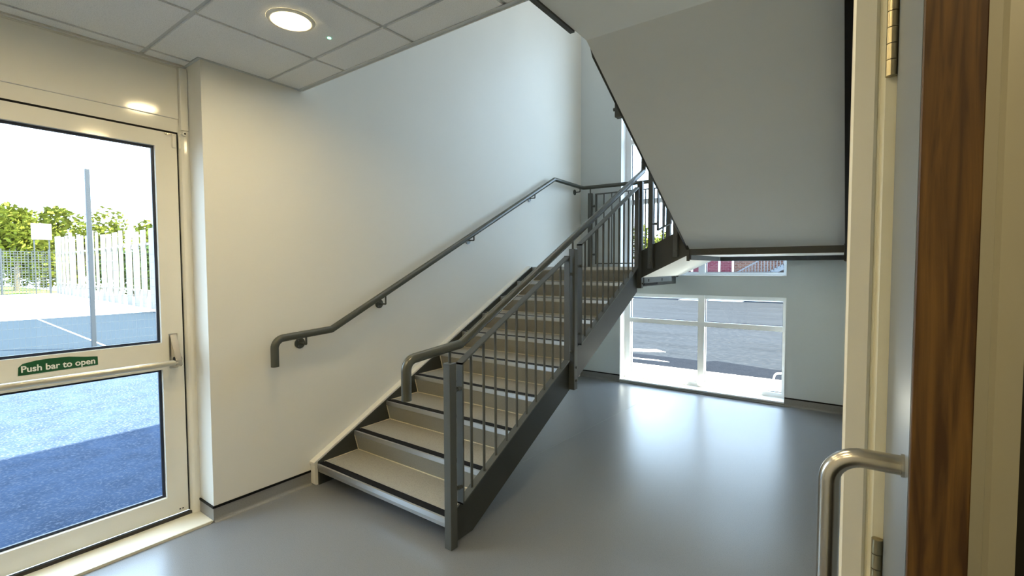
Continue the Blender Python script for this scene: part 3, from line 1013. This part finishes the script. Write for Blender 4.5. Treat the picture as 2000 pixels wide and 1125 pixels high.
MB().box(3.002, 3.20, -2.54, -0.7205, 2.085, 2.14).build('frame_head', MFRAME, tr2)
LX0, LX1 = 3.0605, 3.1070
ly0, ly1 = -1.100, -0.7245
lfm = MB().box(LX0, LX1, ly0 + 0.006, ly1, 0.008, 2.078)
lo = lfm.build('door_leaf', MLAM, d2)
MB().box(LX0 + 0.0005, LX1 - 0.0003, ly0, ly0 + 0.006, 0.008, 2.078, 0.001).build('oak_edge', MOAK, lo, 'oak lipping on the door edge')
hp = [(LX0, -1.052, 1.268), (2.992, -1.052, 1.268), (2.992, -1.052, 0.86), (LX0, -1.052, 0.86)]
h = MB().tube(fillet(hp, [0.034, 0.034], 10), 0.0108, 24).build('pull_handle', MSTAIN, d2, 'brushed stainless pull handle')
for z in (1.268, 0.86):
    MB().cyl((LX0, -1.052, z), (LX0 - 0.003, -1.052, z), 0.0125, 20).build('handle_collar', MSTAIN, h)
for zc in (1.86, 0.965, 0.25):
    hg = MB()
    hx, hy, hr_ = 3.0525, -0.7290, 0.0078
    n = 5
    hh = 0.128
    for k in range(n):
        a = zc - hh / 2 + hh * k / n
        hg.cyl((hx, hy, a + 0.0006), (hx, hy, a + hh / n - 0.0006), hr_, 18)
    ho = hg.build('hinge_barrel', MSATIN, d2, 'satin metal hinge barrel')
    MB().box(hx, LX0 + 0.001, hy + 0.002, hy + 0.0045, zc - hh / 2, zc + hh / 2).build('hinge_leaf', MSATIN, ho)

# ------------------------------------------------------------------ outside, playground side
ZG = -0.05
struct(MB().box(-8.6, -0.35, -14, 4.37, ZG - 0.2, ZG).build('playground_ground', MASPH), 'asphalt playground tinted with blue skylight outside the exit door')
struct(MB().box(-17.5, -8.6, -14, 4.6, ZG - 0.2, ZG + 0.001).build('sports_court', MCOURT), 'blue sports court beyond the tall fence post')
tag(MB().prism([(-17.3, 1.395), (-9.0, 1.065), (-9.0, 1.100), (-17.3, 1.435)], 'z', ZG + 0.001, ZG + 0.006).build('court_line', MLINE), 'pale painted line across the blue sports court', 'line marking')
struct(MB().box(-60, -17.5, -20, 30, ZG - 0.2, ZG).box(-17.5, -8.6, 4.6, 5.6, ZG - 0.2, ZG).build('concrete_yard', MPAVE), 'sunlit pale yard beyond the sports court')
struct(MB().box(-60, -39.3, -6, 6.2, ZG - 0.05, ZG + 0.04).build('grass_strip', MGRASS), 'strip of grass at the foot of the trees')

# tall fence post and wire mesh at the court edge
fp = thing('court_fence', 'tall grey post with fine wire mesh at the edge of the sports court', 'fence', (-8.9, 0.85, ZG))
MB().box(-8.93, -8.86, 0.835, 0.905, ZG, 3.40, 0.004).build('fence_post', MGALV, fp)
MB().box(-8.93, -8.86, -2.4, -2.33, ZG, 3.40, 0.004).build('fence_post', MGALV, fp)
MB().box(-8.93, -8.86, 3.9, 3.97, ZG, 3.40, 0.004).build('fence_post', MGALV, fp)
wm = MB()
for k in range(11):
    z = 0.1 + k * 0.17
    wm.box(-8.897, -8.893, -2.36, 3.93, z, z + 0.004)
for k in range(90):
    y = -2.30 + k * 0.07
    wm.box(-8.896, -8.894, y, y + 0.0025, ZG, 1.85)
w_o = wm.build('wire_mesh', MFENM, fp)
w_o['kind'] = 'stuff'

# far wire mesh fence in front of the hedge
ff = thing('mesh_fence', 'dark square-mesh fence in front of the far leafy trees', 'fence', (-38.5, 3.5, ZG))
wm = MB()
for k in range(16):
    z = 0.12 + k * 0.165
    wm.box(-38.52, -38.48, -1.0, 5.3, z, z + 0.026)
for k in range(42):
    y = -1.0 + k * 0.153
    wm.box(-38.52, -38.48, y, y + 0.024, ZG, 2.62)
o = wm.build('wire_mesh', MFENM, ff)
o['kind'] = 'stuff'
for y in (-1.0, 1.1, 3.2, 5.3):
    MB().box(-38.55, -38.45, y - 0.04, y + 0.04, ZG, 2.75).build('fence_post', MGALV, ff)
bs = thing('notice_board', 'blank white square board on the far mesh fence', 'board', (-38.2, 5.0, 3.3))
MB().box(-38.24, -38.20, 4.50, 5.42, 3.36, 4.35, 0.01).build('board_face', MPAVE, bs)
for y in (4.62, 5.30):
    MB().box(-38.30, -38.24, y - 0.03, y + 0.03, ZG, 4.30).build('board_post', MGALV, bs)

# pale board fence running along the yard
bf = thing('board_fence', 'overexposed pale upright board fence along the yard', 'fence', (-27, 4.8, ZG))
n = 20
for k in range(n):
    x = -37.0 + k * 1.04
    y = 5.35 - (x + 37.0) * 0.040
    hgt = 3.55 - (x + 37.0) * 0.03 + random.uniform(-0.12, 0.12)
    wv = random.choice((0.50, 0.62, 0.42, 0.36))
    MB().box(x, x + wv, y - 0.02, y + 0.02, ZG + 0.05, hgt).build('board', MFENW, bf)
for z in (0.6, 2.4):
    MB().prism([(-37.0, 5.39), (-16.3, 4.56), (-16.3, 4.60), (-37.0, 5.43)], 'z', z, z + 0.09).build('fence_rail', MFENW, bf)
for k in range(6):
    x = -36.5 + k * 4.0
    y = 5.40 - (x + 37.0) * 0.040
    MB().box(x - 0.05, x + 0.05, y, y + 0.1, ZG, 3.0).build('fence_post', MFENW, bf)


def tree(label, x, y, z0, rx, ry, rz, h, n, size, m=MLEAF, group='trees beyond the yard', name='leafy_tree'):
    t = thing(name, label, 'tree' if name != 'leafy_bush' else 'bush', (x, y, z0), group)
    MB().tube([(x, y, z0), (x + 0.1, y + 0.05, z0 + h * 0.5), (x, y + 0.1, z0 + h)], 0.05 * rz, 8).build('trunk', MBARK, t)
    m_ = MB()
    blobs = [(random.uniform(-.6, .6), random.uniform(-.6, .6), random.uniform(-.55, .6), random.uniform(.35, .55)) for _ in range(11)]
    for _ in range(n):
        b = random.choice(blobs)
        d = Vector((random.gauss(0, 1), random.gauss(0, 1), random.gauss(0, 1))).normalized() * b[3] * random.uniform(.65, 1)
        c = Vector((x + (b[0] + d.x) * rx, y + (b[1] + d.y) * ry, z0 + h + (b[2] + d.z) * rz))
        if c.z < z0 + 0.1:
            continue
        u = Vector((random.gauss(0, 1), random.gauss(0, 1), random.gauss(0, .6))).normalized() * size * random.uniform(.6, 1.3)
        w = u.orthogonal().normalized() * size * random.uniform(.35, .7)
        m_.add([c - u, c + w, c + u, c - w], [(0, 1, 2, 3)])
    o = bpy.data.meshes.new('foliage')
    o.from_pydata(m_.v, [], m_.f)
    f_ = link('foliage', o, m, t)
    f_['kind'] = 'stuff'
    return t


tree('broad sunlit leafy tree left of the tall post', -44.5, 4.6, ZG, 2.2, 2.7, 3.4, 3.0, 4200, 0.22)
tree('rounded sunlit leafy tree behind the tall post', -50.0, 9.2, ZG, 2.2, 3.4, 4.2, 3.4, 4200, 0.22)
tree('leafy tree above the pale board fence', -44.0, 12.6, ZG, 2.0, 1.9, 2.9, 2.6, 2200, 0.22)
tree('leafy tree at the far left edge of the exit door', -50.5, 1.6, ZG, 2.2, 3.2, 3.0, 2.6, 2600, 0.22)
tree('tall leafy tree in the gap between the two nearer crowns', -56.0, 7.8, ZG, 2.2, 3.2, 3.9, 3.8, 3200, 0.26)
for k, x in enumerate((-34.5, -30.0, -25.5, -21.0)):
    tree(['hedge bush behind the far end of the board fence', 'second hedge bush behind the board fence from the far end',
          'third hedge bush behind the board fence from the far end', 'hedge bush behind the near end of the board fence'][k],
         x, 7.6 - 0.04 * (x + 37), ZG, 1.9, 1.2, 1.5, 1.5, 900, 0.16, MLEAFD, 'hedge behind the board fence', 'leafy_bush')

# ------------------------------------------------------------------ outside, road side
ZB = -0.10
struct(MB().box(-8, 14, L + 0.35, 5.70, ZB - 0.2, ZB + 0.02).build('pavement', MPAVE), 'sunlit pale paving strip outside the low window')
struct(MB().box(-17.5, 40, 5.70, 60, ZB - 0.3, ZB).build('road', MROAD), 'grey asphalt road outside the low window')
o = MB().prism([(-3, 5.70), (12, 5.70), (12, 6.62), (2.0, 6.50), (1.15, 6.72), (1.05, 6.58), (-3, 6.62)], 'z', ZB, ZB + 0.004)  # darker strip of asphalt beside the paving
tag(o.build('road_patch', MDARKR), 'dark strip of asphalt along the pale paving', 'road patch')
tag(MB().prism([(-2.0, 6.08), (0.35, 6.20), (0.55, 6.14), (-2.0, 5.96)], 'z', ZB + 0.004, ZB + 0.010).build('road_marking', MLINE), 'white painted sliver on the dark asphalt strip', 'line marking')
tag(MB().prism([(-1.2, 6.70), (-0.05, 7.25), (0.20, 7.05), (-0.35, 6.76)], 'z', ZB, ZB + 0.006).build('road_marking', MLINE), 'bright white patch beside the dark asphalt strip at the left pane', 'line marking')
for k, (x, y, w_) in enumerate(((-3.9, 21.6, 1.0), (-2.6, 21.8, 1.5), (-6.9, 20.9, 0.8))):
    tag(MB().box(x, x + w_, y, y + 0.6, ZB, ZB + 0.006).build('road_marking', MLINE),
        ['white road dash seen at the window mullion', 'white road dash seen in the right upper pane', 'white road dash seen at the left window edge'][k], 'line marking', 'white road dashes')
tag(MB().tube(fillet([(2.14, 5.62, ZB + 0.02), (2.16, 5.64, ZB + 0.12), (2.40, 5.66, ZB + 0.14), (2.48, 5.66, ZB + 0.02)], [0.06, 0.06]), 0.012, 8).build('hoop', MWHITE),
    'small white hoop on the ground at the right corner of the low window', 'hoop')
struct(MB().box(-40, 40, 22.6, 22.8, ZB, ZB + 0.12).build('kerb', MPAVE), 'pale kerb on the far side of the road')

YBD = 24.0
bd = thing('brick_building', 'red brick school building with white pilasters across the road', 'building', (-2, YBD, ZB))
MB().box(-5.0, -1.93, YBD, YBD + 6, ZB, 6.0).build('wall', MBRICKR, bd)
MB().box(-1.93, 12, YBD + 0.02, YBD + 6, ZB, 6.0).build('wall', MBRICK, bd)
for x in (-4.98, -4.55, -3.95, -2.60, -1.96):
    MB().box(x, x + 0.09, YBD - 0.06, YBD, ZB, 5.6).build('pilaster', MWHITE, bd)
MB().box(-5.3, 12, YBD - 0.3, YBD + 6, 6.0, 6.3).build('roof', MEXT, bd)
for k in range(5):
    MB().box(-4.4 + k * 3.2, -3.0 + k * 3.2, YBD - 0.03, YBD, 3.2, 4.6).build('window', MGASK, bd)
es = thing('outdoor_stair', 'pale metal outdoor stair rising along the brick building', 'staircase', (-0.5, YBD - 1.2, ZB))
YE = YBD - 1.0
mE = mat('pale_galvanised', (0.10, 0.11, 0.125), 0.6)


def ez(x):
    return 0.62 + (x + 0.85) * 0.60


MB().prism([(-2.0, ez(-2.0)), (3.2, ez(3.2)), (3.2, ez(3.2) + 0.26), (-2.0, ez(-2.0) + 0.26)], 'y', YE - 0.02, YE).build('stringer', mE, es)
MB().prism([(-2.0, ez(-2.0)), (3.2, ez(3.2)), (3.2, ez(3.2) + 0.26), (-2.0, ez(-2.0) + 0.26)], 'y', YE + 0.9, YE + 0.92).build('stringer', mE, es)
MB().prism([(-2.0, ez(-2.0) + 1.0), (3.2, ez(3.2) + 1.0), (3.2, ez(3.2) + 1.06), (-2.0, ez(-2.0) + 1.06)], 'y', YE - 0.03, YE + 0.01).build('handrail', mE, es)
for k in range(40):
    x = -1.95 + k * 0.13
    MB().box(x, x + 0.028, YE - 0.02, YE, ez(x) + 0.2, ez(x) + 1.02).build('baluster', mE, es)
for k in range(16):
    x = -1.9 + k * 0.32
    MB().box(x, x + 0.34, YE, YE + 0.9, ez(x) + 0.17, ez(x) + 0.2).build('tread', mE, es)
for x in (-1.9, 0.6, 3.0):
    MB().box(x - 0.05, x + 0.05, YE - 0.05, YE + 0.05, ZB, ez(x) + 0.2).build('support_post', mE, es)
tree('leafy tree seen between the stair bars through the tall window', -8.3, 31.0, ZB, 2.0, 1.8, 1.7, 2.9, 1500, 0.17, MLEAF, 'trees by the road')
tree('leafy tree far across the road left of the brick building', -8.5, 21.0, ZB, 2.2, 1.8, 1.6, 2.2, 900, 0.18, MLEAF, 'trees by the road')
bpy.context.view_layer.update()
